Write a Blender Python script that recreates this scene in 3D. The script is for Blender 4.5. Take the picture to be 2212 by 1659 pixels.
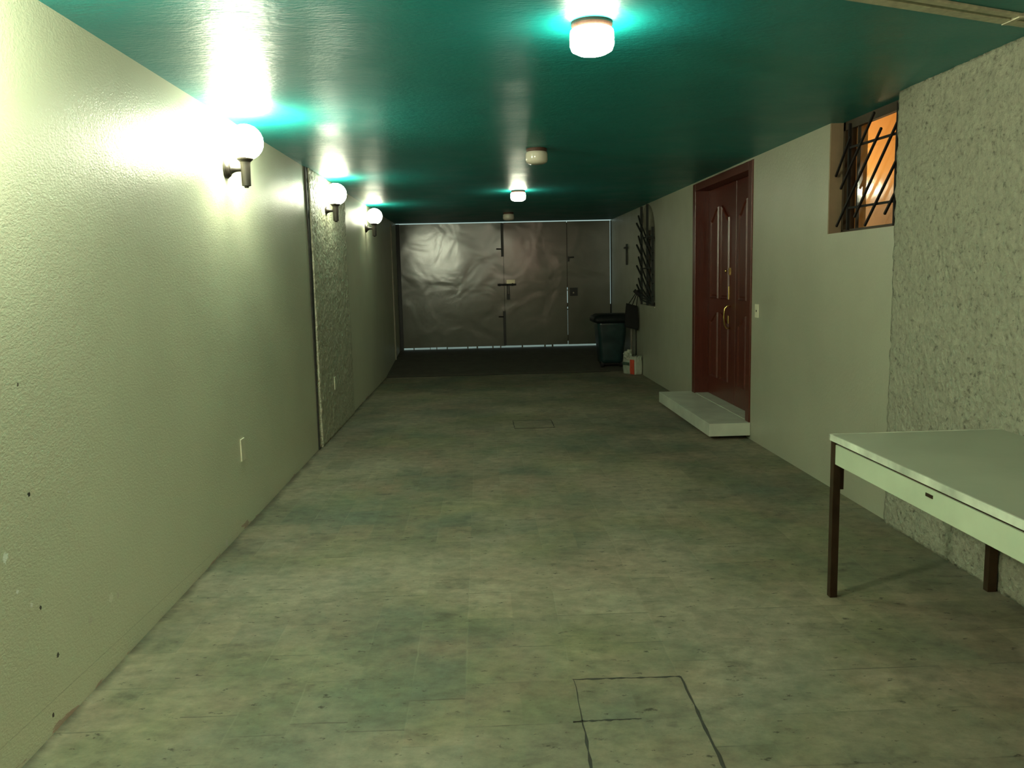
import bpy, bmesh, math, random
from mathutils import Vector, Matrix, noise
random.seed(7)
PI = math.pi
for o in list(bpy.data.objects):
    bpy.data.objects.remove(o)
SC = bpy.context.scene
COL = SC.collection

# ------------------------------------------------------------------ camera
cam_d = bpy.data.cameras.new('camera')
cam = bpy.data.objects.new('camera', cam_d)
COL.objects.link(cam)
cam_d.sensor_width = 36.0
cam_d.lens = 1789.0 / 2212.0 * 36.0
cam_d.clip_start = 0.02
YAW, PITCH, ROLL = 0.0353, 0.1292, 0.0226
_f = Vector((math.sin(YAW) * math.cos(PITCH), math.cos(YAW) * math.cos(PITCH), -math.sin(PITCH)))
_r = Vector((math.cos(YAW), -math.sin(YAW), 0))
_d = _f.cross(_r)
_r2 = math.cos(ROLL) * _r + math.sin(ROLL) * _d
_d2 = -math.sin(ROLL) * _r + math.cos(ROLL) * _d
cam.matrix_world = Matrix(((_r2.x, -_d2.x, -_f.x, 0.0), (_r2.y, -_d2.y, -_f.y, 0.0),
                           (_r2.z, -_d2.z, -_f.z, 1.48), (0, 0, 0, 1)))
SC.camera = cam

# ------------------------------------------------------------------ world, exposure
w = bpy.data.worlds.new('world')
SC.world = w
w.use_nodes = True
w.node_tree.nodes['Background'].inputs[0].default_value = (0.56, 0.80, 0.74, 1)
w.node_tree.nodes['Background'].inputs[1].default_value = .7
vs = SC.view_settings
vs.view_transform = 'Standard'
vs.look = 'None'
vs.gamma = 1
vs.use_curve_mapping = False
vs.exposure = 0.0
LAMP_COL = (0.98, 1.0, 0.72)
E_WALL = (460.0, 210.0, 60.0, 30.0)     # wall globes from the camera end to the gate
E_CEIL = (80.0, 48.0, 185.0)                  # ceiling lamps, near and far
SC.cycles.max_bounces = 10
SC.cycles.sample_clamp_indirect = 6.0

XL, XR, ZC = -1.465, 2.355, 2.44
YB, YG = -4.0, 14.9

# ------------------------------------------------------------------ materials
def new_mat(name):
    m = bpy.data.materials.new(name)
    m.use_nodes = True
    nt = m.node_tree
    return m, nt, nt.nodes['Principled BSDF']

class N:
    """tiny node-building helper"""
    def __init__(s, nt): s.nt = nt
    def new(s, t, **kw):
        n = s.nt.nodes.new(t)
        for k, v in kw.items(): setattr(n, k, v)
        return n
    def set(s, sock, v):
        if isinstance(v, bpy.types.NodeSocket): s.nt.links.new(v, sock)
        else: sock.default_value = v
    def coord(s): return s.new('ShaderNodeTexCoord').outputs['Object']
    def mapping(s, vec, scale=(1, 1, 1), loc=(0, 0, 0), rot=(0, 0, 0)):
        n = s.new('ShaderNodeMapping')
        s.set(n.inputs['Vector'], vec)
        n.inputs['Scale'].default_value = scale; n.inputs['Location'].default_value = loc; n.inputs['Rotation'].default_value = rot
        return n.outputs[0]
    def noise(s, vec, scale, detail=3, rough=.5, dist=0):
        n = s.new('ShaderNodeTexNoise')
        s.set(n.inputs['Vector'], vec)
        n.inputs['Scale'].default_value = scale; n.inputs['Detail'].default_value = detail
        n.inputs['Roughness'].default_value = rough; n.inputs['Distortion'].default_value = dist
        return n.outputs['Fac']
    def voronoi(s, vec, scale, feature='F1'):
        n = s.new('ShaderNodeTexVoronoi', feature=feature)
        s.set(n.inputs['Vector'], vec); n.inputs['Scale'].default_value = scale
        return n.outputs['Distance']
    def math(s, op, a, b=0.0, c=0.0):
        n = s.new('ShaderNodeMath', operation=op)
        s.set(n.inputs[0], a); s.set(n.inputs[1], b); s.set(n.inputs[2], c)
        return n.outputs[0]
    def ramp(s, fac, stops, interp='LINEAR'):
        n = s.new('ShaderNodeValToRGB')
        cr = n.color_ramp; cr.interpolation = interp
        while len(cr.elements) < len(stops): cr.elements.new(0.5)
        for e, (p, c) in zip(cr.elements, stops):
            e.position = p
            e.color = (c, c, c, 1) if isinstance(c, (int, float)) else (*c, 1)
        s.set(n.inputs[0], fac)
        return n.outputs[0]
    def mix(s, fac, a, b, mode='MIX'):
        n = s.new('ShaderNodeMix', data_type='RGBA', blend_type=mode)
        s.set(n.inputs[0], fac)
        for i, v in ((6, a), (7, b)):
            if isinstance(v, tuple): v = (*v, 1) if len(v) == 3 else v
            s.set(n.inputs[i], v)
        return n.outputs[2]
    def bump(s, h, strength, dist=.01, normal=None):
        n = s.new('ShaderNodeBump')
        s.set(n.inputs['Height'], h); n.inputs['Strength'].default_value = strength; n.inputs['Distance'].default_value = dist
        if normal is not None: s.set(n.inputs['Normal'], normal)
        return n.outputs[0]
    def sep(s, vec):
        n = s.new('ShaderNodeSeparateXYZ'); s.set(n.inputs[0], vec); return n.outputs
    def comb(s, x, y, z):
        n = s.new('ShaderNodeCombineXYZ')
        s.set(n.inputs[0], x); s.set(n.inputs[1], y); s.set(n.inputs[2], z)
        return n.outputs[0]
    def white(s, vec):
        n = s.new('ShaderNodeTexWhiteNoise', noise_dimensions='3D'); s.set(n.inputs['Vector'], vec); return n.outputs['Value']

def simple(name, col, rough=.5, metal=0.0, var=.12, vscale=8.0, bump=0.0, bscale=60.0, spec=.5):
    m, nt, b = new_mat(name)
    n = N(nt); c = n.coord()
    nz = n.noise(c, vscale, 4)
    dark = tuple(x * (1 - var) for x in col); light = tuple(min(1, x * (1 + var)) for x in col)
    nt.links.new(n.ramp(nz, [(.3, dark), (.7, light)]), b.inputs['Base Color'])
    b.inputs['Roughness'].default_value = rough
    b.inputs['Metallic'].default_value = metal
    b.inputs['Specular IOR Level'].default_value = spec
    if bump:
        nt.links.new(n.bump(n.noise(c, bscale, 3), bump, .004), b.inputs['Normal'])
    return m

def wall_paint(name, col, side=None):
    m, nt, b = new_mat(name)
    n = N(nt); c = n.coord()
    xyz = n.sep(c)
    big = n.noise(c, 1.3, 4)
    base = n.ramp(big, [(.3, tuple(x * .93 for x in col)), (.7, tuple(min(1, x * 1.05) for x in col))])
    if side == 'left':
        # bare pinkish plaster where the paint has chipped off along the foot of the wall
        z = xyz[2]; y = xyz[1]
        chip = n.noise(n.mapping(c, scale=(1, 1.2, 6)), 2.2, 6, .6)
        lim = n.math('MULTIPLY_ADD', z, 3.2, 0.55)
        mask = n.math('GREATER_THAN', chip, lim)
        base = n.mix(mask, base, (.50, .36, .27))
        # thin scored line of the old skirting
        zl = n.math('MULTIPLY_ADD', y, -.034, .198)
        dl = n.math('ABSOLUTE', n.math('SUBTRACT', z, zl))
        near = n.math('LESS_THAN', y, 4.3)
        ln = n.math('MULTIPLY', n.math('MULTIPLY', n.math('LESS_THAN', dl, .0018), near), .3)
        base = n.mix(ln, base, (.15, .13, .09))
        # flecks of filler and knocks
        for (py, pz, r, cc) in [(2.488, .666, .014, (.95, 1, .9)), (2.53, .54, .007, (.9, .9, .8)), (2.60, .47, .008, (.9, .9, .8)),
                                (2.895, .765, .005, (.8, .8, .7)), (2.717, .932, .004, (.8, .8, .7)), (3.141, .28, .016, (.8, .78, .62)),
                                (3.2, .265, .012, (.62, .58, .45)), (2.964, .262, .013, (.62, .58, .45)), (4.567, .03, .02, (.72, .66, .56)),
                                (2.646, 1.178, .006, (.12, .11, .08)), (2.646, .823, .008, (.03, .03, .02)), (2.65, .441, .007, (.04, .04, .03)),
                                (2.725, .241, .008, (.03, .03, .02)), (2.66, .06, .008, (.04, .03, .02))]:
            dv = n.math('SQRT', n.math('ADD', n.math('POWER', n.math('SUBTRACT', y, py), 2), n.math('POWER', n.math('SUBTRACT', z, pz), 2)))
            dv = n.math('ADD', dv, n.math('MULTIPLY', n.math('SUBTRACT', n.noise(c, 120, 2), .5), r * 2.2))
            base = n.mix(n.math('LESS_THAN', dv, r), base, cc)
    nt.links.new(base, b.inputs['Base Color'])
    rg = n.ramp(n.noise(n.mapping(c, scale=(1, 1, 1)), 3.0, 5), ([(.3, .30), (.7, .42)] if side == 'right' else [(.3, .37), (.7, .47)]))
    nt.links.new(rg, b.inputs['Roughness'])
    b.inputs['Specular IOR Level'].default_value = 1.0
    rot = (math.radians(38), 0, 0) if side == 'right' else (0, 0, 0)
    sc = (1, 1, .35) if side == 'right' else (1, .6, 1)
    h1 = n.noise(n.mapping(c, scale=sc, rot=rot), 130, 3, .6)
    h2 = n.noise(c, 20, 3)
    h = n.math('ADD', h1, n.math('MULTIPLY', h2, .35))
    nt.links.new(n.bump(h, .55 if side == 'right' else .42, .004), b.inputs['Normal'])
    return m

def rough_plaster(name, col):
    m, nt, b = new_mat(name)
    n = N(nt); c = n.coord()
    v = n.noise(c, 38, 6, .62)
    pit = n.voronoi(c, 30)
    nz = n.noise(c, 5, 4)
    base = n.ramp(v, [(.33, tuple(x * .35 for x in col)), (.41, tuple(x * .85 for x in col)), (.7, tuple(min(1, x * 1.15) for x in col))])
    base = n.mix(n.ramp(nz, [(.35, 0.0), (.7, .35)]), base, tuple(x * .75 for x in col))
    spk = n.math('GREATER_THAN', n.noise(c, 70, 2), .71)
    base = n.mix(spk, base, tuple(x * .35 for x in col))
    nt.links.new(base, b.inputs['Base Color'])
    b.inputs['Roughness'].default_value = .5
    h = n.math('ADD', v, n.math('MULTIPLY', pit, .5))
    nt.links.new(n.bump(h, .9, .02), b.inputs['Normal'])
    return m

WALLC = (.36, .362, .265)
WALLL_LIT = (.66, .655, .475)      # stronger light on the left wall put into its paint colour
M_WL = wall_paint('wall_paint_left_lit', WALLL_LIT, 'left')
M_WR = wall_paint('wall_paint_right', WALLC, 'right')
M_WB = wall_paint('wall_paint_back', WALLC)
M_RP = rough_plaster('rough_plaster', tuple(x * .92 for x in WALLC))
M_RPL = rough_plaster('rough_plaster_left_lit', tuple(x * .92 for x in WALLL_LIT))  # left band takes the same colour, brightened to stand in for light

def ceiling_mat():
    m, nt, b = new_mat('green_ceiling_paint')
    n = N(nt); c = n.coord()
    nz = n.noise(c, 1.1, 4)
    nt.links.new(n.ramp(nz, [(.3, (.003, .205, .205)), (.7, (.004, .245, .235))]), b.inputs['Base Color'])
    nt.links.new(n.ramp(n.noise(c, 2.5, 4), [(.3, .36), (.7, .47)]), b.inputs['Roughness'])
    b.inputs['Specular IOR Level'].default_value = .5
    h = n.math('ADD', n.noise(n.mapping(c, scale=(.45, 1, 1)), 70, 4, .6), n.math('MULTIPLY', n.noise(n.mapping(c, scale=(.4, 1, 1)), 12, 3), 1.2))
    nt.links.new(n.bump(h, .6, .006), b.inputs['Normal'])
    return m
M_CEIL = ceiling_mat()

def floor_mat():
    m, nt, b = new_mat('stone_tile_floor')
    n = N(nt); c = n.coord()
    x, y, z = n.sep(c)
    wob = n.math('MULTIPLY', n.math('SUBTRACT', n.noise(c, 9, 3), .5), .012)
    u = n.math('DIVIDE', n.math('ADD', n.math('SUBTRACT', x, .30), wob), .1965)
    ci = n.math('FLOOR', u)
    fu = n.math('SUBTRACT', u, ci)
    rc = n.white(n.comb(ci, 3.3, 1.7))
    sel = n.math('GREATER_THAN', rc, .35)
    off = n.math('MULTIPLY', rc, sel)
    inh = n.math('MULTIPLY', n.math('GREATER_THAN', x, .295), n.math('LESS_THAN', x, .70))
    off = n.math('MULTIPLY', off, n.math('SUBTRACT', 1.0, inh))
    v = n.math('ADD', n.math('DIVIDE', n.math('ADD', n.math('SUBTRACT', y, 2.876), wob), .293), off)
    ri = n.math('FLOOR', v)
    fv = n.math('SUBTRACT', v, ri)
    r1 = n.white(n.comb(ci, ri, .5))
    r2 = n.white(n.comb(ri, ci, 7.5))
    col = n.ramp(r1, [(0, (.27, .265, .175)), (.22, (.20, .215, .16)), (.4, (.30, .27, .185)), (.55, (.235, .25, .19)), (.7, (.33, .29, .20)),
                      (.82, (.25, .225, .165)), (1, (.31, .315, .23))])
    col = n.mix(.12, col, (.27, .26, .18))
    # paler sandstone-coloured, mossy and reddish stone patches
    st = n.noise(c, .9, 5, .6)
    col = n.mix(n.ramp(st, [(.42, 0.0), (.62, .7)]), col, (.38, .36, .20))
    st2 = n.noise(n.mapping(c, loc=(4, 2, 0)), 1.6, 5, .6)
    col = n.mix(n.ramp(st2, [(.48, 0.0), (.66, .65)]), col, (.42, .30, .22))
    st3 = n.noise(n.mapping(c, loc=(1, 9, 0)), 1.2, 5, .6)
    col = n.mix(n.ramp(st3, [(.50, 0.0), (.68, .6)]), col, (.17, .23, .18))
    pale = n.noise(n.mapping(c, loc=(6, 3, 0)), .8, 6, .62)
    col = n.mix(n.ramp(pale, [(.44, 0.0), (.62, .6)]), col, (.60, .50, .38))
    grain = n.noise(n.mapping(c, scale=(1, 1.35, 1), rot=(0, 0, .35)), 11, 9, .70)
    col = n.mix(.55, col, n.ramp(grain, [(.30, .22), (.5, .50), (.70, .78)]), 'OVERLAY')
    blot = n.noise(n.mapping(c, scale=(.9, 1.25, 1)), 4.0, 7, .66)
    col = n.mix(n.ramp(blot, [(.30, .6), (.42, 0.0)]), col, (.10, .095, .065))
    fine = n.noise(n.mapping(c, scale=(.7, 1.3, 1), loc=(9, 1, 0)), 20, 5, .7)
    col = n.mix(n.ramp(fine, [(.33, .8), (.385, 0.0)]), col, (.05, .045, .03))
    col = n.mix(.55, col, n.ramp(r2, [(0, .42), (.5, .5), (1, .57)]), 'OVERLAY')
    # joints: some pale, some dark, some hardly there
    du = n.math('MINIMUM', fu, n.math('SUBTRACT', 1.0, fu))
    dv = n.math('MINIMUM', fv, n.math('SUBTRACT', 1.0, fv))
    ju = n.math('LESS_THAN', du, n.math('MULTIPLY_ADD', n.noise(c, 7, 3), .03, .001))
    jv = n.math('LESS_THAN', dv, .012)
    brk = n.ramp(n.noise(n.mapping(c, loc=(0, 7, 0)), 3.1, 4), [(.46, 0.0), (.70, .40)])
    brk2 = n.ramp(n.noise(n.mapping(c, loc=(3, 1, 0)), 2.6, 4), [(.45, 0.0), (.65, .6)])
    col = n.mix(n.math('MULTIPLY', ju, brk), col, (.44, .42, .30))
    col = n.mix(n.math('MULTIPLY', jv, brk2), col, (.10, .095, .065))
    # trodden dirt along the left wall
    dl = n.math('SUBTRACT', x, XL)
    dn = n.math('ADD', dl, n.math('MULTIPLY', n.math('SUBTRACT', n.noise(c, 6, 4), .5), .12))
    col = n.mix(n.ramp(dn, [(.0, .75), (.05, 0.0)]), col, (.10, .085, .055))
    col = n.mix(1.0, col, (.455, .465, .44), 'MULTIPLY')
    nt.links.new(col, b.inputs['Base Color'])
    b.inputs['Roughness'].default_value = .72
    b.inputs['Specular IOR Level'].default_value = .3
    jh = n.math('MULTIPLY', n.math('MAXIMUM', ju, jv), -.5)
    h = n.math('ADD', n.math('ADD', n.math('MULTIPLY', grain, 1.0), jh), n.math('MULTIPLY', r2, .5))
    nt.links.new(n.bump(h, .6, .006), b.inputs['Normal'])
    return m
M_FLOOR = floor_mat()

def gate_mat():
    m, nt, b = new_mat('gate_grey_paint')
    n = N(nt); c = n.coord()
    nt.links.new(n.ramp(n.noise(c, 2.0, 4), [(.3, (.10, .105, .08)), (.7, (.118, .124, .095))]), b.inputs['Base Color'])
    b.inputs['Roughness'].default_value = .20
    b.inputs['Specular IOR Level'].default_value = .7
    h = n.math('ADD', n.noise(c, 2.0, 2, .4, .6), n.math('MULTIPLY', n.noise(c, 22, 3), .04))
    nt.links.new(n.bump(h, .17, .06), b.inputs['Normal'])
    return m
M_GATE = gate_mat()
M_GATED = simple('gate_dark_steel', (.018, .02, .018), .5, .3)
M_PADL = simple('old_brass_steel', (.30, .29, .2), .35, .8)

def wood_mat():
    m, nt, b = new_mat('red_mahogany')
    n = N(nt); c = n.coord()
    g = n.noise(n.mapping(c, scale=(4, 4, .35)), 14, 6, .6, 1.5)
    nt.links.new(n.ramp(g, [(.3, (.060, .012, .007)), (.7, (.110, .022, .011))]), b.inputs['Base Color'])
    b.inputs['Roughness'].default_value = .3
    nt.links.new(n.bump(g, .15, .002), b.inputs['Normal'])
    return m
M_WOOD = wood_mat()
M_BRASS = simple('brass', (.85, .62, .22), .25, 1.0)
M_MARBLE = simple('white_marble', (.50, .53, .43), .35, 0, .14, 5)
M_STONE_DK = simple('dark_mortar', (.025, .025, .018), .9)
M_DARK = simple('dark_bronze_metal', (.020, .016, .012), .45, .2)
M_IRON = simple('black_iron', (.008, .007, .006), .6, 0, spec=.2)
M_IRON2 = simple('weathered_iron', (.02, .024, .02), .6, .3)
M_IVORY = simple('ivory_plastic', (.72, .70, .52), .35)
M_SLOT = simple('dark_slot', (.03, .03, .02), .6)
M_CREAM = simple('cream_conduit', (.55, .52, .38), .5, 0, .2, 30)
M_TTOP = simple('table_top_laminate', (.30, .325, .24), .35, 0, .10, 3, .1, 20)
M_TEDGE = simple('table_edge_worn', (.55, .60, .48), .3, 0, .35, 7)
M_APRON = simple('painted_apron', (.45, .52, .37), .4, 0, .10, 4)
M_TLEG = simple('rusty_steel_leg', (.055, .030, .016), .38, .6, .5, 6)
M_SHADE_OFF = simple('opal_glass_off', (.60, .56, .46), .15, 0, .05)
M_BASEW = simple('lamp_wood_base', (.06, .025, .015), .5)
M_BIN = simple('bin_dark_green_plastic', (.010, .030, .030), .35, 0, .3, 6, .6, 12)
M_LINER = simple('black_bin_liner', (.006, .010, .009), .5, 0, .3, 6, .8, 18, .25)
M_RUBBER = simple('black_rubber', (.01, .01, .01), .7)
M_BAG = simple('black_cloth_bag', (.006, .006, .005), .9)
M_CAULK = simple('dark_joint_sealer', (.022, .02, .015), .8, 0, .4, 20, .8, 60)
def two_tone():
    m, nt, b = new_mat('orange_room_wall')
    n = N(nt); c = n.coord()
    z = n.sep(c)[2]
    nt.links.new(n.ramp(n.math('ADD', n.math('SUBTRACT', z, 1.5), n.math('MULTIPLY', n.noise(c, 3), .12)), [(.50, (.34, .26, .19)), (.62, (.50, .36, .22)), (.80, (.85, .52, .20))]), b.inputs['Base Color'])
    b.inputs['Roughness'].default_value = .85
    return m
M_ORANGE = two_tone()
M_GREYR = simple('dark_room_wall', (.10, .095, .08), .8)
M_WINFR = simple('window_frame_steel', (.05, .035, .02), .5, .3)
M_REVEAL = simple('brown_reveal_paint', (.24, .17, .10), .6)
M_POLE = simple('grey_pole', (.16, .14, .11), .6)
M_STREET = simple('street_concrete', (.6, .6, .58), .9)
M_CURT = simple('pale_curtain', (.45, .36, .30), .9)

def emit_mat(name, col, e):
    m, nt, b = new_mat(name)
    b.inputs['Base Color'].default_value = (.9, .9, .8, 1)
    b.inputs['Emission Color'].default_value = (*col, 1)
    b.inputs['Emission Strength'].default_value = e
    n = N(nt); c = n.coord()
    nt.links.new(n.ramp(n.noise(c, 10), [(.3, .2), (.7, .3)]), b.inputs['Roughness'])
    return m
M_GLOBES = [emit_mat('lit_wall_globe', LAMP_COL, e) for e in E_WALL]
M_JARS = [emit_mat('lit_ceiling_jar', LAMP_COL, e) for e in E_CEIL]

def glass_mat():
    m, nt, b = new_mat('window_glass')
    n = N(nt); c = n.coord()
    b.inputs['Base Color'].default_value = (1, 1, 1, 1)
    b.inputs['Roughness'].default_value = .0
    out = nt.nodes['Material Output']
    tr = n.new('ShaderNodeBsdfTransparent'); tr.inputs[0].default_value = (.92, .92, .9, 1)
    gl = n.new('ShaderNodeBsdfGlossy'); gl.inputs[0].default_value = (1, 1, 1, 1); gl.inputs['Roughness'].default_value = .12
    nt.links.new(n.bump(n.noise(c, 14, 2), .08, .01), gl.inputs['Normal'])
    fr = n.new('ShaderNodeFresnel'); fr.inputs[0].default_value = 1.5
    mx = n.new('ShaderNodeMixShader')
    gm = n.new('ShaderNodeNewGeometry')
    nt.links.new(n.math('MULTIPLY', n.math('ADD', fr.outputs[0], .03), n.math('SUBTRACT', 1.0, gm.outputs['Backfacing'])), mx.inputs[0]); nt.links.new(tr.outputs[0], mx.inputs[1]); nt.links.new(gl.outputs[0], mx.inputs[2])
    nt.links.new(mx.outputs[0], out.inputs['Surface'])
    return m
M_GLASS = glass_mat()

def sack_mat():
    m, nt, b = new_mat('sack_paper')
    n = N(nt); c = n.coord()
    nt.links.new(n.ramp(n.noise(c, 9, 5), [(.3, (.30, .34, .26)), (.7, (.46, .48, .38))]), b.inputs['Base Color'])
    b.inputs['Roughness'].default_value = .6
    nt.links.new(n.bump(n.noise(c, 22, 4), .6, .01), b.inputs['Normal'])
    return m
M_SACK = sack_mat()
M_RED = simple('sack_red_print', (.60, .075, .035), .6, 0, .15, 20)
M_GRN = simple('sack_dark_print', (.05, .085, .06), .6, 0, .3, 30)

# ------------------------------------------------------------------ mesh helpers
def obj(name, bm, mat, parent=None, smooth=False, bevel=0.0):
    me = bpy.data.meshes.new(name)
    bmesh.ops.recalc_face_normals(bm, faces=bm.faces)
    bm.to_mesh(me); bm.free()
    for m in (mat if isinstance(mat, (list, tuple)) else [mat]): me.materials.append(m)
    if smooth:
        for p in me.polygons: p.use_smooth = True
    o = bpy.data.objects.new(name, me)
    COL.objects.link(o)
    if parent is not None: o.parent = parent
    if bevel:
        md = o.modifiers.new('bevel', 'BEVEL'); md.width = bevel; md.segments = 2; md.limit_method = 'ANGLE'
    return o

def thing(name, label, cat, loc=(0, 0, 0), group=None):
    o = bpy.data.objects.new(name, None)
    COL.objects.link(o)
    o.location = loc; o.empty_display_size = .1
    o['label'] = label; o['category'] = cat
    if group: o['group'] = group
    return o
def tag(o, label, cat, group=None):
    o['label'] = label; o['category'] = cat
    if group: o['group'] = group
    return o
def struct(o, label=None, cat=None):
    o['kind'] = 'structure'
    if label: o['label'] = label
    if cat: o['category'] = cat
    return o

def bx(bm, x0, x1, y0, y1, z0, z1, mi=0):
    vs_ = [bm.verts.new((x, y, z)) for x in (x0, x1) for y in (y0, y1) for z in (z0, z1)]
    for f in ((0, 1, 3, 2), (4, 6, 7, 5), (0, 4, 5, 1), (2, 3, 7, 6), (0, 2, 6, 4), (1, 5, 7, 3)):
        fc = bm.faces.new([vs_[i] for i in f]); fc.material_index = mi
    return vs_
def box(*a):
    bm = bmesh.new(); bx(bm, *a); return bm

def prism(bm, pts, axis, a, b):
    """extrude a closed outline (2-D points) along an axis from a to b"""
    def P(p, t):
        return {'x': (t, p[0], p[1]), 'y': (p[0], t, p[1]), 'z': (p[0], p[1], t)}[axis]
    A = [bm.verts.new(P(p, a)) for p in pts]; B = [bm.verts.new(P(p, b)) for p in pts]
    k = len(pts)
    bm.faces.new(A); bm.faces.new(B[::-1])
    for i in range(k): bm.faces.new((A[i], A[(i + 1) % k], B[(i + 1) % k], B[i]))

def lathe(bm, prof, seg=32, c=(0, 0, 0), axis='z'):
    rings = []
    for r, t in prof:
        ring = []
        for i in range(seg):
            a = 2 * PI * i / seg
            p = {'z': (r * math.cos(a), r * math.sin(a), t), 'x': (t, r * math.cos(a), r * math.sin(a)), 'y': (r * math.cos(a), t, r * math.sin(a))}[axis]
            ring.append(bm.verts.new((p[0] + c[0], p[1] + c[1], p[2] + c[2])))
        rings.append(ring)
    for A, B in zip(rings, rings[1:]):
        for i in range(seg): bm.faces.new((A[i], A[(i + 1) % seg], B[(i + 1) % seg], B[i]))
    bm.faces.new(rings[0][::-1]); bm.faces.new(rings[-1])

def tube(bm, pts, r, seg=10):
    pts = [Vector(p) for p in pts]
    rings = []
    for i, p in enumerate(pts):
        t = (pts[min(i + 1, len(pts) - 1)] - pts[max(i - 1, 0)]).normalized()
        u = t.cross(Vector((0.13, .2, .97))).normalized(); v = t.cross(u)
        rr = r[i] if isinstance(r, (list, tuple)) else r
        rings.append([bm.verts.new(p + rr * (math.cos(2 * PI * k / seg) * u + math.sin(2 * PI * k / seg) * v)) for k in range(seg)])
    for A, B in zip(rings, rings[1:]):
        for i in range(seg): bm.faces.new((A[i], A[(i + 1) % seg], B[(i + 1) % seg], B[i]))
    bm.faces.new(rings[0][::-1]); bm.faces.new(rings[-1])

def sqbar(bm, a, b, wx, wy):
    """square bar between two points"""
    a = Vector(a); b = Vector(b); t = (b - a).normalized()
    u = Vector((1, 0, 0)); u = (u - u.dot(t) * t).normalized(); v = t.cross(u)
    R = [[p + sx * wx / 2 * u + sy * wy / 2 * v for sx, sy in ((-1, -1), (1, -1), (1, 1), (-1, 1))] for p in (a, b)]
    A = [bm.verts.new(p) for p in R[0]]; B = [bm.verts.new(p) for p in R[1]]
    bm.faces.new(A); bm.faces.new(B[::-1])
    for i in range(4): bm.faces.new((A[i], A[(i + 1) % 4], B[(i + 1) % 4], B[i]))

def sphere(bm, c, r, sub=4, scale=(1, 1, 1)):
    bmesh.ops.create_icosphere(bm, subdivisions=sub, radius=r, matrix=Matrix.Translation(c) @ Matrix.Diagonal((*scale, 1)))

# ------------------------------------------------------------------ structure
T = .22
struct(obj('floor', box(XL - .05, XR + .6, YB, 12.56, -.2, 0), M_FLOOR), 'worn floor of mottled stone tiles laid in long columns', 'floor')
bm = bmesh.new()
prism(bm, [(12.56, -.2), (12.56, -.004), (12.60, 0.012), (14.96, .205), (14.96, -.2)], 'x', XL - .05, XR + .6)
def ramp_mat():
    m, nt, b = new_mat('dark_ramp_concrete')
    n = N(nt); c = n.coord()
    nt.links.new(n.ramp(n.noise(c, 6, 6, .65), [(.3, (.055, .05, .035)), (.7, (.085, .078, .055))]), b.inputs['Base Color'])
    b.inputs['Roughness'].default_value = .85
    nt.links.new(n.bump(n.noise(c, 40, 4), .5, .006), b.inputs['Normal'])
    return m
struct(obj('floor_ramp', bm, ramp_mat()), 'dark concrete ramp rising to the foot of the metal gate', 'ramp')
struct(obj('ceiling', box(XL - T, XR + T, YB, 14.87, ZC, ZC + .2), M_CEIL), 'glossy dark green painted ceiling', 'ceiling')
# left wall: smooth, then the rough strip is a separate rendered band standing 2 cm proud
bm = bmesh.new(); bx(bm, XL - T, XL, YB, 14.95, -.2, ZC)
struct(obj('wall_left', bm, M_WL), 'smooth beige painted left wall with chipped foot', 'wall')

def rough_panel(name, side, y0, y1, z0, z1, depth, step, seed, amp=.010):
    """thick render band with a hand-thrown surface, side=-1 left wall, +1 right wall"""
    bm = bmesh.new()
    ny = int((y1 - y0) / step); nz = int((z1 - z0) / step)
    X0 = XL - .01 if side < 0 else XR + .01
    g = []
    for j in range(nz + 1):
        row = []
        for i in range(ny + 1):
            y = y0 + (y1 - y0) * i / ny; z = z0 + (z1 - z0) * j / nz
            p = Vector((y * 1.0, z * 1.0, seed))
            d = noise.fractal(p * 26, .8, 2.0, 3) * amp * .7 + noise.noise(p * 9) * amp * .4
            yy = y
            if i in (0, ny): yy += noise.noise(Vector((z * 11, seed, i))) * .012 * (1 if i == 0 else 1)
            x = (XL + depth + d) if side < 0 else (XR - depth - d)
            row.append(bm.verts.new((x, yy, z)))
        g.append(row)
    for j in range(nz):
        for i in range(ny): bm.faces.new((g[j][i], g[j][i + 1], g[j + 1][i + 1], g[j + 1][i]))
    border = [g[0][i] for i in range(ny + 1)] + [g[j][ny] for j in range(1, nz + 1)] + [g[nz][i] for i in range(ny - 1, -1, -1)] + [g[j][0] for j in range(nz - 1, 0, -1)]
    back = [bm.verts.new((X0, v.co.y, v.co.z)) for v in border]
    k = len(border)
    for i in range(k): bm.faces.new((border[i], border[(i + 1) % k], back[(i + 1) % k], back[i]))
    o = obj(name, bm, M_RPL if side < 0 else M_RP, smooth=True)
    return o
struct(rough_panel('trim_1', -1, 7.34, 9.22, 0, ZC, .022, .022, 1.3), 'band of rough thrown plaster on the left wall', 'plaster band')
struct(rough_panel('trim_2', 1, .2, 4.635, 0, ZC, .026, .018, 5.1), 'broad panel of rough thrown plaster on the right wall behind the table', 'plaster panel')
# dark open joint between the smooth wall and the rough band, wide at the top
bm = bmesh.new()
outl = [(7.235, 0), (7.25, .6), (7.235, 1.2), (7.25, 1.8), (7.235, ZC), (7.36, ZC), (7.345, 2.1), (7.352, 1.7), (7.325, 1.2), (7.29, .8), (7.27, .3), (7.262, 0)]
prism(bm, outl, 'x', XL - .01, XL + .012)
struct(obj('trim_3', bm, M_CAULK), 'dark ragged joint at the edge of the rough band', 'joint')
struct(obj('trim_4', box(XL - .01, XL + .018, 14.0, 14.035, .10, ZC - .06), simple('pale_corner_strip', (.30, .27, .20), .6)), 'thin pale corner strip beside the metal gate', 'corner strip')

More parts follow.
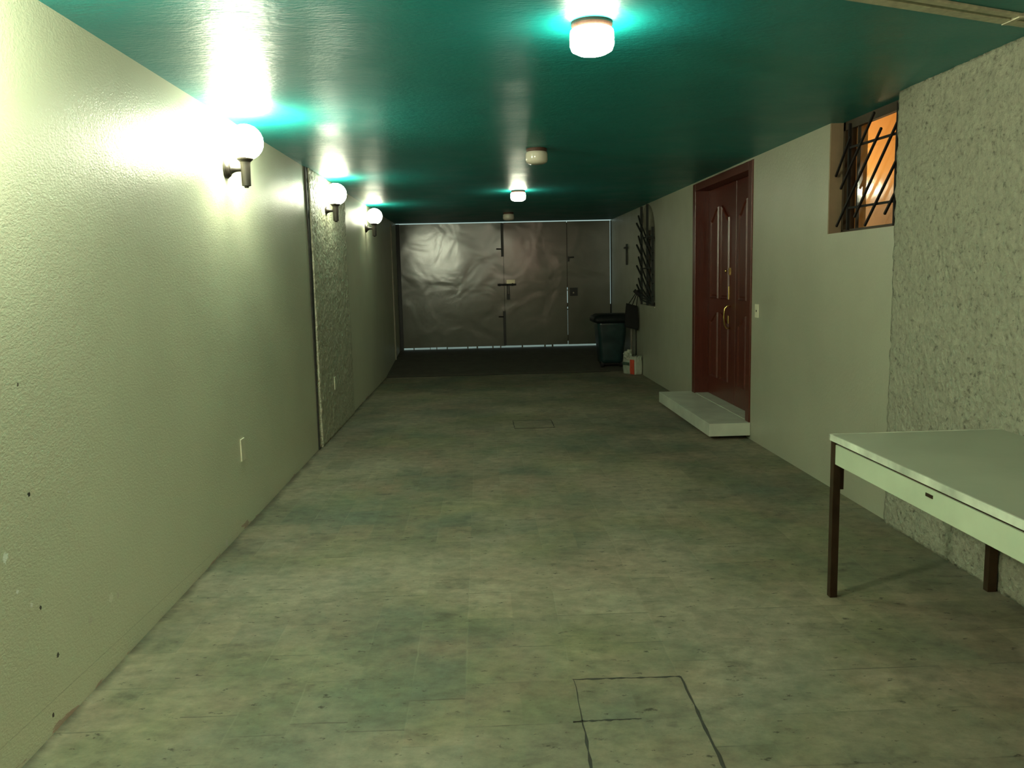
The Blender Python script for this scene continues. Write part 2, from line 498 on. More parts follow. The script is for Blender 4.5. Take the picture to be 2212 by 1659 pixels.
# right wall with its openings
bm = bmesh.new()
def rw(y0, y1, z0, z1): bx(bm, XR, XR + T, y0, y1, z0, z1)
rw(YB, 4.50, -.2, ZC)
rw(4.50, 5.60, -.2, 1.715)
rw(5.60, 7.15, -.2, ZC)
rw(7.15, 9.13, -.2, .148)
rw(7.15, 9.13, 2.425, ZC)
rw(9.13, 11.16, -.2, ZC)
rw(11.16, 12.22, -.2, 1.03)
rw(12.22, 14.95, -.2, ZC)
cy, ry, zs, rz = 11.69, .53, 1.98, .455
arc = [(cy + ry * math.cos(a), zs + rz * math.sin(a)) for a in [PI * k / 24 for k in range(25)]]
half = [p for p in arc if p[0] >= cy - 1e-6]
prism(bm, [(12.22, zs)] + half[1:] + [(cy, ZC), (12.22, ZC)], 'x', XR, XR + T)
half = [p for p in arc if p[0] <= cy + 1e-6]
prism(bm, [(cy, ZC)] + half[:-1] + [(11.16, zs), (11.16, ZC)], 'x', XR, XR + T)
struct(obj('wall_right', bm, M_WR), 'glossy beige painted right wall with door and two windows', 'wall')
struct(obj('wall_back', box(XL - T, XR + T, YB - .2, YB, -.2, ZC + .2), M_WB))

# rooms behind the two windows
def room(name, x0, x1, y0, y1, z0, z1, m):
    bm = bmesh.new(); t = .05
    bx(bm, x1, x1 + t, y0 - t, y1 + t, z0 - t, z1 + t)
    bx(bm, x0, x1, y0 - t, y0, z0 - t, z1 + t); bx(bm, x0, x1, y1, y1 + t, z0 - t, z1 + t)
    bx(bm, x0, x1, y0, y1, z0 - t, z0); bx(bm, x0, x1, y0, y1, z1, z1 + t)
    return struct(obj(name, bm, m))
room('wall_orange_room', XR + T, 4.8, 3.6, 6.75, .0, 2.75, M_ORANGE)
room('wall_dark_room', XR + T, 4.2, 10.6, 13.2, .0, 2.7, M_GREYR)
room('wall_hallway', XR + T, 3.4, 7.05, 9.25, .0, 2.6, M_GREYR)
# outside, past the gate
struct(obj('street_ground', box(-9, 9, 14.96, 30, .0, .205), M_STREET), 'pavement outside under the gate', 'ground')

# ------------------------------------------------------------------ door_1 (mahogany double door)
door = struct(thing('door_1', 'dark red wooden double door with brass fittings', 'door', (XR, 8.14, .15)))
def loc(o, p): o.location = (-p[0], -p[1], -p[2])
def part(name, bm, m, root, **kw):
    o = obj(name, bm, m, root, **kw)
    o.matrix_parent_inverse = Matrix.Identity(4)
    rl = root.location.copy(); rr = root.parent
    while rr is not None:
        rl += rr.location; rr = rr.parent
    for v in o.data.vertices: v.co -= rl
    return o
bm = bmesh.new()
bx(bm, XR - .015, XR + .15, 9.03, 9.13, .15, 2.42)
bx(bm, XR - .015, XR + .15, 7.15, 7.25, .15, 2.42)
bx(bm, XR - .015, XR + .15, 7.25, 9.03, 2.345, 2.42)
part('door_frame', bm, M_WOOD, door, bevel=.004)
part('door_sill', box(XR + .0, XR + .2, 7.15, 9.13, .149, .156), M_MARBLE, door)
LX = XR + .135
def outline_panel(y0, y1, z0, z1, rise, inner_hi):
    """panel outline whose top sweeps up in an S towards one side"""
    pts = [(y0, z0), (y1, z0)]
    K = 12
    top = []
    for k in range(K + 1):
        t = k / K
        s = t * t * (3 - 2 * t)
        if t < .12: s = 0
        y = y1 + (y0 - y1) * t
        zz = z1 + rise * (s if inner_hi == 'lo' else 1 - s)
        top.append((y, zz))
    return pts + top
def leaf(y0, y1, st_=.12):
    bm = bmesh.new(); bx(bm, LX, LX + .045, y0, y1, .157, 2.345)
    lf = part('door_leaf', bm, M_WOOD, door, bevel=.003)
    mid = (y0 + st_ - .12 + y1) / 2
    for (a, b, side) in ((y0 + st_, mid - .05, 'hi'), (mid + .05, y1 - .12, 'lo')):
        for (z0, z1, rise) in ((1.20, 2.02, .13), (.36, .96, .10)):
            bm = bmesh.new()
            o = outline_panel(a, b, z0, z1, rise, side)
            # moulding frame (raised) then panel field set inside
            cyy = (a + b) / 2; czz = (z0 + z1) / 2
            ins = [(cyy + (p[0] - cyy) * .82, czz + (p[1] - czz) * .94) for p in o]
            A = [bm.verts.new((LX - .001, p[0], p[1])) for p in o]
            A2 = [bm.verts.new((LX - .016, cyy + (p[0] - cyy) * .95, czz + (p[1] - czz) * .985)) for p in o]
            B = [bm.verts.new((LX - .002, p[0], p[1])) for p in ins]
            C = [bm.verts.new((LX - .010, cyy + (p[0] - cyy) * .72, czz + (p[1] - czz) * .90)) for p in o]
            k = len(o)
            for P, Q in ((A, A2), (A2, B), (B, C)):
                for i in range(k): bm.faces.new((P[i], P[(i + 1) % k], Q[(i + 1) % k], Q[i]))
            bm.faces.new(C)
            D = [bm.verts.new((LX + .02, p[0], p[1])) for p in o]
            for i in range(k): bm.faces.new((A[i], A[(i + 1) % k], D[(i + 1) % k], D[i]))
            bm.faces.new(D)
            p_ = obj('door_panel', bm, M_WOOD, lf)
            for v in p_.data.vertices: v.co -= Vector((XR, 8.14, .15))
    return lf
lf1 = leaf(8.06, 9.03, .20)
lf2 = leaf(7.25, 8.05)
def dpart(name, bm, m, par, **kw):
    o = obj(name, bm, m, par, **kw)
    for v in o.data.vertices: v.co -= Vector((XR, 8.14, .15))
    return o
bm = bmesh.new()
tube(bm, [(LX, 8.22, 1.135), (LX - .035, 8.22, 1.14), (LX - .055, 8.22, 1.11), (LX - .062, 8.22, 1.03), (LX - .055, 8.22, .95), (LX - .035, 8.22, .915), (LX, 8.22, .92)], [.011, .008, .009, .011, .009, .008, .011], 12)
dpart('door_handle', bm, M_BRASS, lf1, smooth=True)
bm = bmesh.new(); bx(bm, LX - .008, LX, 8.255, 8.295, 1.20, 1.335); dpart('lock_plate', bm, M_BRASS, lf1, bevel=.003)
bm = bmesh.new(); bx(bm, LX - .007, LX, 8.265, 8.300, .955, 1.04); dpart('lock_plate', bm, M_BRASS, lf1, bevel=.003)
bm = bmesh.new(); bx(bm, LX - .010, LX, 8.235, 8.275, 1.445, 1.515)
lathe(bm, [(.010, LX - .035), (.016, LX - .03), (.016, LX - .022), (.006, LX - .02), (.006, LX - .005)], 16, (0, 8.30, 1.485), 'x')
dpart('door_knocker', bm, M_BRASS, lf1, smooth=False)

# door step
st = thing('door_step', 'white marble slab step in front of the dark red door', 'step', (2.17, 8.15, 0))
bm = bmesh.new(); bx(bm, 1.985, XR - .002, 7.13, 9.20, .035, .15); part('step_slab', bm, M_MARBLE, st, bevel=.004)
bm = bmesh.new(); bx(bm, 2.12, XR - .004, 7.25, 9.1, 0, .035); part('step_base', bm, M_STONE_DK, st)

# ------------------------------------------------------------------ window_1 (high lit window beside the rough plaster)
win1 = struct(thing('window_1', 'small high window glowing orange', 'window', (XR, 5.05, 1.715)))
bm = bmesh.new()
bx(bm, XR + .001, XR + T, 5.585, 5.602, 1.715, ZC); bx(bm, XR + .001, XR + T, 4.50, 5.6, 1.700, 1.7165)
part('window_reveal', bm, M_REVEAL, win1)
bm = bmesh.new(); bx(bm, XR + .118, XR + T + .02, 5.560, 5.584, 1.717, 2.43); part('inner_reveal', bm, simple('inner_reveal_painted_glow', (.95, .58, .22), .6), win1)  # orange room glow on the far jamb painted into its colour
bm = bmesh.new()
FX = XR + .085
for (a, b, c, d) in ((5.555, 5.585, 1.73, ZC), (4.50, 4.53, 1.73, ZC), (4.5, 5.585, 1.717, 1.74), (4.5, 5.585, 2.385, ZC)):
    bx(bm, FX, FX + .03, a, b, c, d)
bx(bm, FX, FX + .035, 5.462, 5.492, 1.74, 2.385)
part('window_frame', bm, M_WINFR, win1)
bm = bmesh.new()
bx(bm, FX + .012, FX + .026, 4.53, 5.385, 1.74, 2.385)
part('window_pane', bm, M_GLASS, win1)
bm = bmesh.new(); bx(bm, FX + .01, FX + .028, 5.385, 5.398, 1.74, 2.385); part('pane_edge', bm, M_WINFR, win1)

gr = thing('window_grille', 'black iron grille of slanted bars over the orange lit window', 'window grille', (2.39, 5.1, 1.8))
GX = 2.40
for a, b in (((5.399, 2.405), (5.393, 1.73)), ((4.773, 2.41), (4.778, 1.722))):
    bm = bmesh.new(); sqbar(bm, (GX, *a), (GX, *b), .016, .018); part('upright', bm, M_IRON, gr)
for a, b in (((5.389, 2.252), (4.78, 2.241)), ((5.387, 1.87), (4.78, 1.861))):
    bm = bmesh.new(); sqbar(bm, (GX, *a), (GX, *b), .010, .014); part('crossbar', bm, M_IRON, gr)
for a, b in (((5.358, 2.316), (5.565, 2.091)), ((5.043, 2.406), (5.484, 2.002)), ((4.948, 2.299), (5.535, 1.762)), ((4.703, 2.35), (5.271, 1.805)), ((4.729, 2.11), (5.122, 1.742)), ((4.65, 2.01), (4.872, 1.794))):
    bm = bmesh.new(); sqbar(bm, (GX - .013, *a), (GX - .013, *b), .012, .013); part('slanted_bar', bm, M_IRON, gr)

# pendant bulb that lights the orange room
pl = thing('pendant_lamp', 'warm lamp shining in the room behind the orange window', 'lamp', (2.78, 6.2, 2.15))
bm = bmesh.new(); sphere(bm, (2.78, 6.2, 2.15), .07, 3)
part('bulb', bm, emit_mat('warm_bulb', (1.0, .70, .36), 145), pl, smooth=True)
bm = bmesh.new(); tube(bm, [(2.78, 6.2, 2.21), (2.78, 6.2, 2.75)], .006); part('cord', bm, M_DARK, pl)

# ------------------------------------------------------------------ window_2 (arched, by the gate)
win2 = struct(thing('window_2', 'dark arched window by the gate', 'window', (XR, 11.69, 1.03)))
bm = bmesh.new()
bx(bm, XR + .12, XR + .15, 11.18, 11.21, 1.05, 2.1); bx(bm, XR + .12, XR + .15, 12.17, 12.20, 1.05, 2.1); bx(bm, XR + .12, XR + .15, 11.18, 12.2, 1.03, 1.06)
bx(bm, XR + .12, XR + .15, 11.68, 11.71, 1.05, 2.43); bx(bm, XR + .12, XR + .15, 11.18, 12.2, 1.97, 2.0)
part('window_frame', bm, M_WINFR, win2)
part('window_pane', box(XR + .132, XR + .138, 11.2, 12.18, 1.06, 2.43), M_GLASS, win2)
part('window_sill', box(XR - .012, XR + .12, 11.17, 12.21, 1.012, 1.031), M_WR, win2)

g2 = thing('window_grille', 'dark iron grille with spiky bars on the arched window by the gate', 'window grille', (XR, 11.7, 1.1))
for y in (11.24, 11.60, 12.02):
    bm = bmesh.new(); sqbar(bm, (XR - .018, y, 1.035), (XR - .018, y, 2.43 if y > 11.3 else 2.1), .03, .028); part('upright', bm, M_IRON2, g2)
for z in (1.12, 1.55, 1.98):
    bm = bmesh.new(); sqbar(bm, (XR - .018, 11.2, z), (XR - .018, 12.06, z), .014, .02); part('crossbar', bm, M_IRON2, g2)
for k, zt in enumerate((2.31, 2.205, 2.02, 1.895, 1.72, 1.595, 1.41, 1.32, 1.22)):
    tipx = (XR - .035 if k % 2 == 0 else XR - .062)
    bm = bmesh.new()
    sqbar(bm, (XR - .022, 11.22, zt - .56 if zt > 1.65 else 1.06), (XR - .03, 12.02, zt - .12), .016, .016)
    sqbar(bm, (XR - .03, 12.01, zt - .13), (tipx, 12.16, zt), .020, .020)
    part('slanted_bar', bm, M_IRON2, g2)

# ------------------------------------------------------------------ metal gate
gt = thing('metal_gate', 'grey sheet metal double gate closing the far end', 'gate', (.42, YG, .25))
def leaf_sheet(x0, x1, seed, jag=True):
    rnd = random.Random(seed)
    pts = [(x1, 2.427), (x0, 2.427)]
    x = x0; bot = []
    while x < x1 - 1e-6:
        nx = min(x1, x + (rnd.uniform(.10, .40) if jag else 9))
        z = rnd.uniform(.238, .244)
        bot += [(x, z), (nx, z)]
        if nx < x1 - .05 and jag:
            t = rnd.uniform(.008, .03)
            bot += [(nx, .196 + .004), (min(nx + t, x1), .196 + .004)]
            nx = min(nx + t, x1)
        x = nx
    return pts + bot
bm = bmesh.new(); prism(bm, leaf_sheet(-1.401, .424, 3), 'y', YG, YG + .04)
gl = part('gate_leaf', bm, M_GATE, gt)
bm = bmesh.new(); prism(bm, leaf_sheet(.430, 1.554, 5), 'y', YG, YG + .04)
g_r = part('gate_leaf', bm, M_GATE, gt)
bm = bmesh.new(); prism(bm, leaf_sheet(1.564, 2.330, 8, False), 'y', YG, YG + .04)
wk = part('wicket_door', bm, M_GATE, gt)
# backing strips behind the seams
bm = bmesh.new()
bx(bm, .40, .46, YG + .04, YG + .05, .24, 2.41)
for a, b in ((1.262, 2.41), (1.205, 1.222), (.915, .985), (.86, .88), (.30, .41)):
    bx(bm, 1.53, 1.59, YG + .04, YG + .05, a, b)
bx(bm, 1.5625, 1.575, YG + .04, YG + .045, .40, .88)
bx(bm, 1.53, 1.5595, YG + .04, YG + .045, .40, .88)
part('backing_strip', bm, M_GATED, gt)
def gp(name, bm, m, par=gt, **kw): return part(name, bm, m, par, **kw)
gp('drop_bolt', box(.385, .432, YG - .028, YG, 1.83, 2.415), M_GATED)
gp('drop_bolt', box(.395, .442, YG - .028, YG, .255, .865), M_GATED)
bm = bmesh.new(); tube(bm, [(.39, YG - .03, 1.965), (.30, YG - .05, 1.968)], .011); gp('bolt_handle', bm, M_GATED)
bm = bmesh.new(); tube(bm, [(.40, YG - .03, .765), (.315, YG - .05, .77)], .011); gp('bolt_handle', bm, M_GATED)
bm = bmesh.new(); tube(bm, [(.31, YG - .03, 1.335), (.64, YG - .03, 1.335)], .017); bx(bm, .33, .36, YG - .04, YG, 1.31, 1.36); bx(bm, .56, .59, YG - .04, YG, 1.31, 1.36)
gp('slide_bolt', bm, M_GATED)
bm = bmesh.new(); bx(bm, .47, .62, YG - .006, YG, 1.35, 1.42); gp('worn_plate', bm, M_PADL)
bm = bmesh.new(); bx(bm, .468, .522, YG - .065, YG - .045, 1.07, 1.17)
tube(bm, [(.48, YG - .056, 1.17), (.48, YG - .056, 1.32), (.495, YG - .056, 1.345), (.51, YG - .056, 1.32), (.51, YG - .056, 1.17)], .007)
pk = tag(obj('padlock', bm, M_GATED), 'small dark padlock hanging from the slide bolt of the grey gate', 'padlock')
gp('lock_box', box(1.60, 1.74, YG - .03, YG, 1.11, 1.255), M_GATED)
bm = bmesh.new(); lathe(bm, [(.012, YG - .036), (.014, YG - .03)], 12, (1.665, 0, 1.165), 'y'); gp('key_hole', bm, M_PADL)
bm = bmesh.new(); bx(bm, 1.57, 1.60, YG - .02, YG, 1.72, 1.81); tube(bm, [(1.60, YG - .02, 1.79), (1.68, YG - .03, 1.795)], .012); gp('upper_latch', bm, M_GATED)
gp('gate_post', box(XL + .002, -1.402, YG - .03, YG + .05, .16, 2.43), M_GATED)
gp('gate_post', box(2.343, XR - .002, YG - .01, YG + .05, .20, 2.43), M_GATED)
gp('hinge_strip', box(2.325, 2.35, YG + .041, YG + .05, .2, .95), M_GATED)
tag(obj('drain_strip', box(XL + .01, 1.95, 12.50, 12.545, -.002, .006), M_STONE_DK), 'narrow dark drain strip across the floor at the foot of the ramp', 'drain')

# ------------------------------------------------------------------ lamps
def wall_light(y, label, lamp, group='globe lights along the left wall', first=[None]):
    if first[0] is not None:
        r0 = first[0]; r = r0.copy(); COL.objects.link(r); r.location = (XL, y, 2.14); r['label'] = label
        for ch in r0.children:
            c = ch.copy(); COL.objects.link(c); c.parent = r
            if ch.name.startswith('globe'):
                c.data = ch.data.copy(); c.data.materials[0] = M_GLOBES[lamp]
        return r
    r = thing('wall_light', label, 'wall light', (XL, y, 2.14), group)
    x = XL; z = 2.14
    bm = bmesh.new(); lathe(bm, [(.056, x + .001), (.058, x + .010), (.050, x + .018), (.046, x + .026), (.036, x + .030)], 28, (0, y, z), 'x'); part('wall_plate', bm, M_DARK, r, smooth=True)
    bm = bmesh.new(); lathe(bm, [(.034, x + .028), (.024, x + .040), (.017, x + .055), (.014, x + .075), (.016, x + .12)], 20, (0, y, z - .005), 'x'); part('arm', bm, M_DARK, r, smooth=True)
    sx = x + .115
    bm = bmesh.new(); lathe(bm, [(.012, z - .112), (.014, z - .104), (.026, z - .100), (.028, z + .02), (.030, z + .035), (.046, z + .05), (.048, z + .058)], 24, (sx, y, 0)); part('lamp_holder', bm, M_DARK, r)
    bm = bmesh.new(); sphere(bm, (sx + .008, y, z + .148), .102, 3); part('globe', bm, M_GLOBES[lamp], r, smooth=True)
    first[0] = r
    return r
wall_light(5.01, 'lit globe wall light nearest the camera, on the smooth left wall', 1)
wall_light(8.05, 'lit globe wall light mounted on the rough plaster band', 2)
wall_light(10.94, 'lit globe wall light farthest away, nearest the gate', 3)
wall_light(2.05, 'lit globe wall light glowing just outside the upper left corner', 0)

def jar_light(y, lit, label, group):
    r = thing('ceiling_light', label, 'ceiling light', (.455, y, ZC), group)
    bm = bmesh.new(); lathe(bm, [(.078, ZC), (.080, ZC - .010), (.074, ZC - .026)], 32, (.455, y, 0)); part('lamp_base', bm, M_BASEW, r, smooth=False)
    bm = bmesh.new()
    lathe(bm, [(.070, ZC - .022), (.082, ZC - .030), (.085, ZC - .045), (.085, ZC - .085), (.078, ZC - .103), (.055, ZC - .115), (.02, ZC - .118)], 36, (.455, y, 0))
    part('lamp_shade', bm, M_JARS[2 if y < 0 else 0 if y < 5 else 1] if lit else M_SHADE_OFF, r, smooth=True)
    return r
jar_light(3.32, True, 'lit ceiling light nearest the camera, blazing white at the top', 'lit ceiling lights')
jar_light(9.55, True, 'lit ceiling light between the two unlit ones', 'lit ceiling lights')
jar_light(6.47, False, 'larger looking unlit ceiling light with brown base', 'unlit ceiling lights')
jar_light(12.76, False, 'small unlit ceiling light just above the grey gate', 'unlit ceiling lights')
jar_light(-1.2, True, 'lit ceiling light behind the camera', 'lit ceiling lights')

# ------------------------------------------------------------------ ceiling conduit
cd = thing('ceiling_conduit', 'cream twin cable conduit clipped to the green ceiling in the upper right corner', 'conduit', (1.9, 3.25, ZC))
def strip(name, a, b, wd, th):
    a = Vector((*a, 0)); b = Vector((*b, 0)); t = (b - a).normalized(); nn = Vector((-t.y, t.x, 0))
    a = a - t * .9; b = b + t * .28
    bm = bmesh.new()
    pts = [a + nn * wd / 2, b + nn * wd / 2, b - nn * wd / 2, a - nn * wd / 2]
    prism(bm, [(p.x, p.y) for p in pts], 'z', ZC - th, ZC)
    part(name, bm, M_CREAM, cd, bevel=.003)
strip('conduit_strip', (1.487, 3.087), (2.089, 3.333), .052, .014)
strip('conduit_strip', (1.599, 3.065), (2.0435, 3.251), .034, .012)
bm = bmesh.new()
prism(bm, [(2.098, 3.262), (2.118, 3.262), (2.112, 3.362), (2.092, 3.362)], 'z', ZC - .017, ZC); part('clip', bm, M_CREAM, cd)

# ------------------------------------------------------------------ switch, outlets
def plate(name, label, cat, x, y, z, hw, hh, side, slots):
    r = thing(name, label, cat, (x, y, z))
    s = side
    bm = bmesh.new(); bx(bm, min(x, x + s * .007), max(x, x + s * .007), y - hw, y + hw, z - hh, z + hh); part('cover_plate', bm, M_IVORY, r, bevel=.003)
    for (dz, w_, h_) in slots:
        bm = bmesh.new(); bx(bm, min(x + s * .006, x + s * .009), max(x + s * .006, x + s * .009), y - w_, y + w_, z + dz - h_, z + dz + h_); part('slot' if name != 'light_switch' else 'rocker', bm, M_SLOT, r)
    return r
plate('light_switch', 'ivory light switch plate on the right wall beside the dark red door', 'switch', XR, 7.005, 1.141, .045, .058, -1, [(0, .008, .008)])
plate('wall_outlet', 'tall ivory cover plate low on the smooth left wall', 'outlet', XL, 4.975, .478, .040, .068, 1, [])
plate('wall_outlet', 'small ivory cover plate low on the rough plaster band', 'outlet', XL + .027, 8.04, .489, .036, .062, 1, [])

# ------------------------------------------------------------------ hatches in the floor
def hatch(label, x0, x1, y0, y1, sides):
    r = thing('floor_hatch', label, 'floor hatch', ((x0 + x1) / 2, (y0 + y1) / 2, 0), 'tiled inspection hatches')
    bm = bmesh.new(); bx(bm, x0, x1, y0, y1, -.03, .0022); o = part('hatch_cover', bm, M_FLOOR, r)
    # keep the tile pattern in world position: bake the offset back through an origin at the world centre
    for v in o.data.vertices: v.co += r.location
    o.location = -r.location
    bm = bmesh.new()
    rnd = random.Random(int(x0 * 1000 + y0 * 10))
    for (ax, ay, bx_, by) in sides:
        K = 22
        L_ = []; R_ = []
        d = Vector((bx_ - ax, by - ay, 0)); t = d.normalized(); nn = Vector((-t.y, t.x, 0))
        for k in range(K + 1):
            p = Vector((ax, ay, 0)) + d * k / K + nn * rnd.uniform(-.0022, .0022)
            wv = rnd.choice((.0012, .002, .0035, .006))
            L_.append(p + nn * wv); R_.append(p - nn * wv)
        prism(bm, [(p.x, p.y) for p in L_] + [(p.x, p.y) for p in R_[::-1]], 'z', .0005, .0032)
    part('joint', bm, M_STONE_DK, r)
hatch('near two-tile floor hatch with dark cracked edges at the bottom of the picture', .299, .693, 1.75, 2.878,
      [(.306, 2.872, .288, 1.75), (.300, 2.876, .697, 2.866), (.700, 2.868, .686, 1.75), (.27, 2.588, .50, 2.588)])
hatch('far small floor hatch in the middle of the floor', .298, .690, 7.99, 8.42,
      [(.298, 7.99, .298, 8.42), (.298, 8.42, .690, 8.41), (.690, 8.41, .690, 7.98), (.298, 7.99, .690, 7.98)])

# ------------------------------------------------------------------ table
tb = thing('work_table', 'pale topped table on brown metal legs against the rough right wall', 'table', (1.93, 2.7, 0))
y0, y1 = 1.72, 3.585
bm = bmesh.new(); bx(bm, 1.548, 2.322, y0, y1, .725, .748, 0); part('tabletop', bm, M_TTOP, tb, bevel=.002)
bm = bmesh.new(); bx(bm, 1.543, 1.550, y0, y1 + .004, .722, .750); bx(bm, 1.543, 2.322, y1, y1 + .007, .722, .7495); part('edge_band', bm, M_TEDGE, tb)
bm = bmesh.new(); bx(bm, 1.562, 2.31, y0 + .02, y1 - .012, .708, .725); part('subframe', bm, M_TLEG, tb)
bm = bmesh.new(); bx(bm, 1.555, 1.573, y0 + .04, y1 - .03, .618, .708); part('apron', bm, M_APRON, tb, bevel=.002)
bm = bmesh.new(); bx(bm, 1.60, 2.29, y1 - .03, y1 - .018, .63, .708); part('end_apron', bm, M_TLEG, tb)
bm = bmesh.new(); bx(bm, 1.552, 1.556, 2.752, 2.797, .678, .690); part('handle_slot', bm, M_TLEG, tb)
for (lx, ly) in ((1.565, y1 - .018), (1.565, y0 + .02)):
    bm = bmesh.new(); bx(bm, lx - .017, lx + .017, ly - .017, ly + .017, 0, .722); part('leg', bm, M_TLEG, tb, bevel=.002)
for (lx, ly) in ((2.30, y1 - .02), (2.30, y0 + .02)):
    bm = bmesh.new(); bx(bm, lx - .022, lx + .02, ly - .018, ly + .018, 0, .722); part('leg', bm, M_TLEG, tb, bevel=.002)
bm = bmesh.new(); bx(bm, 1.584, 1.602, y1 - .022, y1 - .004, .50, .63); part('corner_bracket', bm, M_TLEG, tb)

# ------------------------------------------------------------------ bin
bn = thing('wheeled_bin', 'dark green wheeled rubbish bin with overhanging lid by the gate', 'bin', (2.03, 13.0, .03))
def rrect(cx, cy_, hx, hy, r, z, seg=6, jit=0, sd=0):
    out = []
    for q, (sx, sy) in enumerate(((1, 1), (-1, 1), (-1, -1), (1, -1))):
        for k in range(seg + 1):
            a = PI / 2 * q + PI / 2 * k / seg
            x = cx + sx * (hx - r) + r * math.cos(a); y = cy_ + sy * (hy - r) + r * math.sin(a)
            if jit:
                j = 1 + jit * noise.noise(Vector((x * 9, y * 9, z * 6 + sd)))
                x = cx + (x - cx) * j; y = cy_ + (y - cy_) * j
            out.append((x, y, z))
    return out
def loft(bm, rings, cap=True, mi=0):
    R = [[bm.verts.new(p) for p in r] for r in rings]
    k = len(R[0])
    for A, B in zip(R, R[1:]):
        for i in range(k):
            f = bm.faces.new((A[i], A[(i + 1) % k], B[(i + 1) % k], B[i])); f.material_index = mi
    if cap: bm.faces.new(R[0][::-1]); bm.faces.new(R[-1])
    return R
bx0, by0 = 2.025, 13.0
rings = []
for k in range(13):
    t = k / 12
    rings.append(rrect(bx0 + .0, by0, .178 + .058 * t, .20 + .05 * t, .07, .105 + .65 * t, 6, .03 if 0 < k < 12 else 0, 2))
bm = bmesh.new(); loft(bm, rings); part('bin_body', bm, M_BIN, bn, smooth=True)
bm = bmesh.new()
loft(bm, [rrect(bx0, by0, .262, .275, .06, .735, 6, .04, 3), rrect(bx0, by0, .288, .295, .07, .75, 6, .03, 1), rrect(bx0, by0, .290, .295, .07, .795, 6, .03, 5), rrect(bx0, by0, .268, .28, .07, .835, 6, .03, 4), rrect(bx0 + .02, by0, .24, .25, .07, .862, 6, .02, 7), rrect(bx0 + .03, by0, .12, .12, .06, .868, 6)])
part('bin_lid', bm, M_LINER, bn, smooth=True)
for sx in (-.15, .15):
    bm = bmesh.new(); lathe(bm, [(.035, bx0 + sx - .022), (.062, bx0 + sx - .02), (.062, bx0 + sx + .02), (.035, bx0 + sx + .022)], 20, (0, by0 - .13, .094), 'x'); part('wheel', bm, M_RUBBER, bn)
bm = bmesh.new(); bx(bm, bx0 - .15, bx0 + .15, by0 - .15, by0 + .18, .075, .11); bx(bm, bx0 - .13, bx0 + .13, by0 + .08, by0 + .16, .062, .10); part('bin_base', bm, M_RUBBER, bn)

# ------------------------------------------------------------------ sack
sk = thing('paper_sack', 'small white sack with a red stripe and crumpled top on the floor by the bin', 'sack', (2.22, 12.15, 0))
A_ = Vector((2.235, 11.99, 0)); e1 = Vector((-.135, .27, 0)); e2 = Vector((.095, .035, 0)).normalized() * .115
def sack_ring(z, grow, jit, sd):
    out = []; P = [A_, A_ + e1, A_ + e1 + e2, A_ + e2]; c_ = (P[0] + P[2]) / 2
    for i in range(4):
        a = P[i]; b = P[(i + 1) % 4]; n_ = 10
        for k in range(n_):
            p = a.lerp(b, k / n_)
            q = c_ + (p - c_) * grow
            j = noise.noise(Vector((q.x * 25, q.y * 25, z * 16 + sd))) * jit
            q = q + (q - c_).normalized() * j
            out.append((q.x, q.y, z))
    return out
rings = []
for k in range(12):
    t = k / 11
    rings.append(sack_ring(.003 + .25 * t, .97 + .06 * math.sin(PI * t), .006 + .012 * t * t, 1))
last = rings[-1]
top1 = [(p[0], p[1], p[2] + .025 + .03 * noise.noise(Vector((p[0] * 30, p[1] * 30, 2)))) for p in sack_ring(.255, .98, .02, 3)]
top2 = [(p[0], p[1], .235 + .02 * noise.noise(Vector((p[0] * 40, p[1] * 40, 5)))) for p in sack_ring(.235, .75, .02, 4)]
top3 = [(p[0], p[1], .24) for p in sack_ring(.24, .3, .01, 6)]
bm = bmesh.new(); loft(bm, rings + [top1, top2, top3]); part('sack_body', bm, M_SACK, sk, smooth=True)
bm = bmesh.new(); sphere(bm, (0, 0, 0), .062, 4)
for v in bm.verts:
    p = v.co.copy(); d = 1 + .5 * noise.fractal(p * 28, 1, 2, 3)
    v.co = Vector((p.x * d * .95, p.y * d * 1.1, p.z * d * 1.15)) + Vector((2.165, 12.16, .29))
part('crumpled_top', bm, M_SACK, sk, smooth=False)
def sack_patch(t0, t1, z0, z1, m, name):
    """printed patch lying on the sack's long face"""
    n_ = Vector((-e1.y, e1.x, 0)).normalized()
    if n_.x > 0: n_ = -n_
    bm = bmesh.new(); G = []
    for j in range(7):
        row = []
        for i in range(9):
            t = t0 + (t1 - t0) * i / 8; z = z0 + (z1 - z0) * j / 6
            p = A_ + e1 * t + n_ * (.0095 + .006 * math.sin(PI * z / .25) + .004 * noise.noise(Vector((t * 5, z * 20, 1))))
            row.append(bm.verts.new((p.x, p.y, z)))
        G.append(row)
    for j in range(6):
        for i in range(8): bm.faces.new((G[j][i], G[j][i + 1], G[j + 1][i + 1], G[j + 1][i]))
    o = part(name, bm, m, sk)
    md = o.modifiers.new('thickness', 'SOLIDIFY'); md.thickness = .002; md.offset = 0
    return o
sack_patch(.03, .36, .010, .225, M_RED, 'red_stripe')
sack_patch(.42, .97, .135, .18, M_GRN, 'printed_lettering')

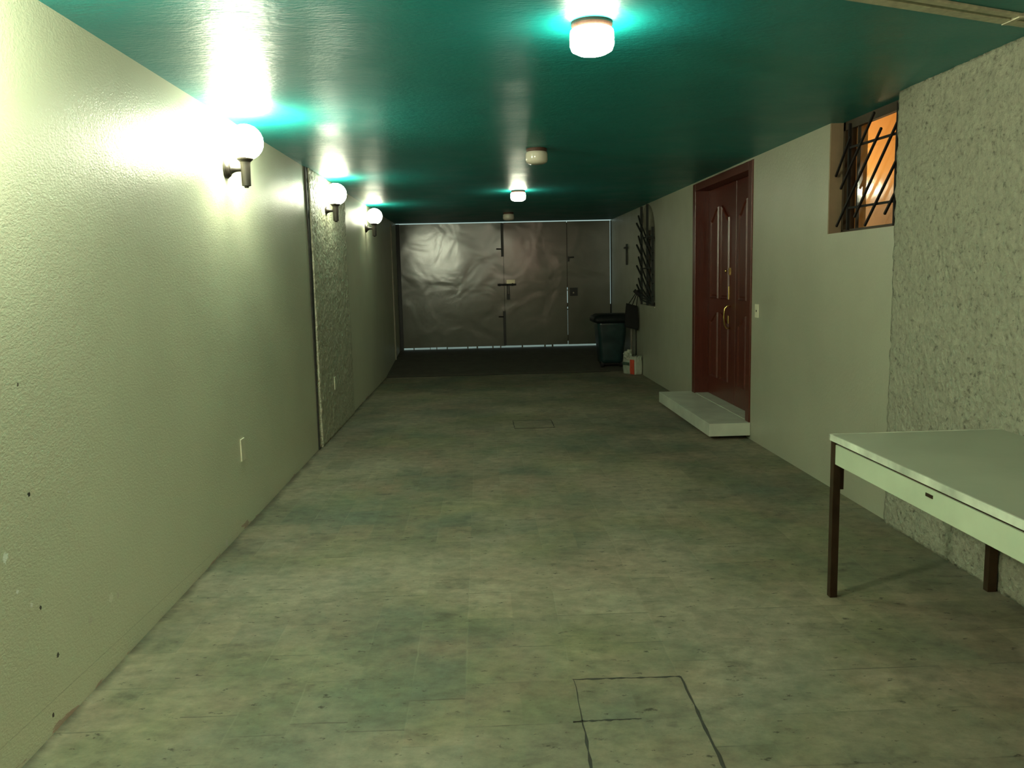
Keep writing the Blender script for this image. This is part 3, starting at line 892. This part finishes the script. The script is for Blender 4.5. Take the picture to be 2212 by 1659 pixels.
# ------------------------------------------------------------------ hanging bag and bits by the far window
bg = thing('hanging_bag', 'black cloth bag hanging by its straps below the arched window', 'bag', (2.24, 12.27, .66))
bm = bmesh.new()
rings = []
for k in range(11):
    t = k / 10
    z = .665 + .36 * t + .0
    hx = .098 - .016 * t
    r = rrect(2.243 - .012 * (1 - t), 12.27, hx, .035 + .018 * math.sin(PI * t), .018, z, 4, .08, 3)
    rings.append([(p[0], p[1], p[2] - (p[0] - 2.243) * .28) for p in r])
loft(bm, rings); part('bag_body', bm, M_BAG, bg, smooth=True)
for (a, b) in (((2.19, 12.25, 1.035), (2.318, 12.19, 1.24)), ((2.25, 12.28, 1.02), (2.322, 12.19, 1.24)), ((2.31, 12.28, 1.00), (2.325, 12.19, 1.24))):
    bm = bmesh.new(); sqbar(bm, a, b, .010, .012); part('strap', bm, M_BAG, bg)
bm = bmesh.new(); sqbar(bm, (2.235, 12.03, 1.235), (2.315, 12.05, 1.165), .05, .06)
part('hook_block', bm, M_RUBBER, g2, bevel=.005)
bm = bmesh.new(); tube(bm, [(2.300, 12.66, .012), (2.315, 12.70, 1.0)], .017)
tag(obj('broom_pole', bm, M_POLE, smooth=True), 'grey pole leaning on the right wall behind the sack', 'pole')
bm = bmesh.new(); tube(bm, [(2.335, 12.45, .0), (2.340, 12.50, .95)], .010)
tag(obj('thin_rod', bm, M_IRON2, smooth=True), 'thin dark rod leaning on the right wall beside the grey pole', 'rod')
r = thing('wall_bolt', 'long dark bolt on the right wall between arched window and gate', 'bolt', (XR, 13.28, 1.78))
part('bolt_rod', box(XR - .022, XR, 13.25, 13.30, 1.62, 1.95), M_IRON2, r)
part('bolt_handle', box(XR - .045, XR, 13.20, 13.36, 1.875, 1.905), M_IRON2, r)
# warmer old lamp at the back of the garage, behind the camera
wl = thing('ceiling_light', 'warm ceiling light at the back of the garage, behind the camera', 'ceiling light', (1.5, -2.6, ZC), 'lit ceiling lights')
bm = bmesh.new(); lathe(bm, [(.085, ZC), (.085, ZC - .08), (.06, ZC - .11), (.02, ZC - .115)], 32, (1.5, -2.6, 0)); part('lamp_shade', bm, emit_mat('lit_warm_jar', (1.0, .62, .46), 380), wl, smooth=True)
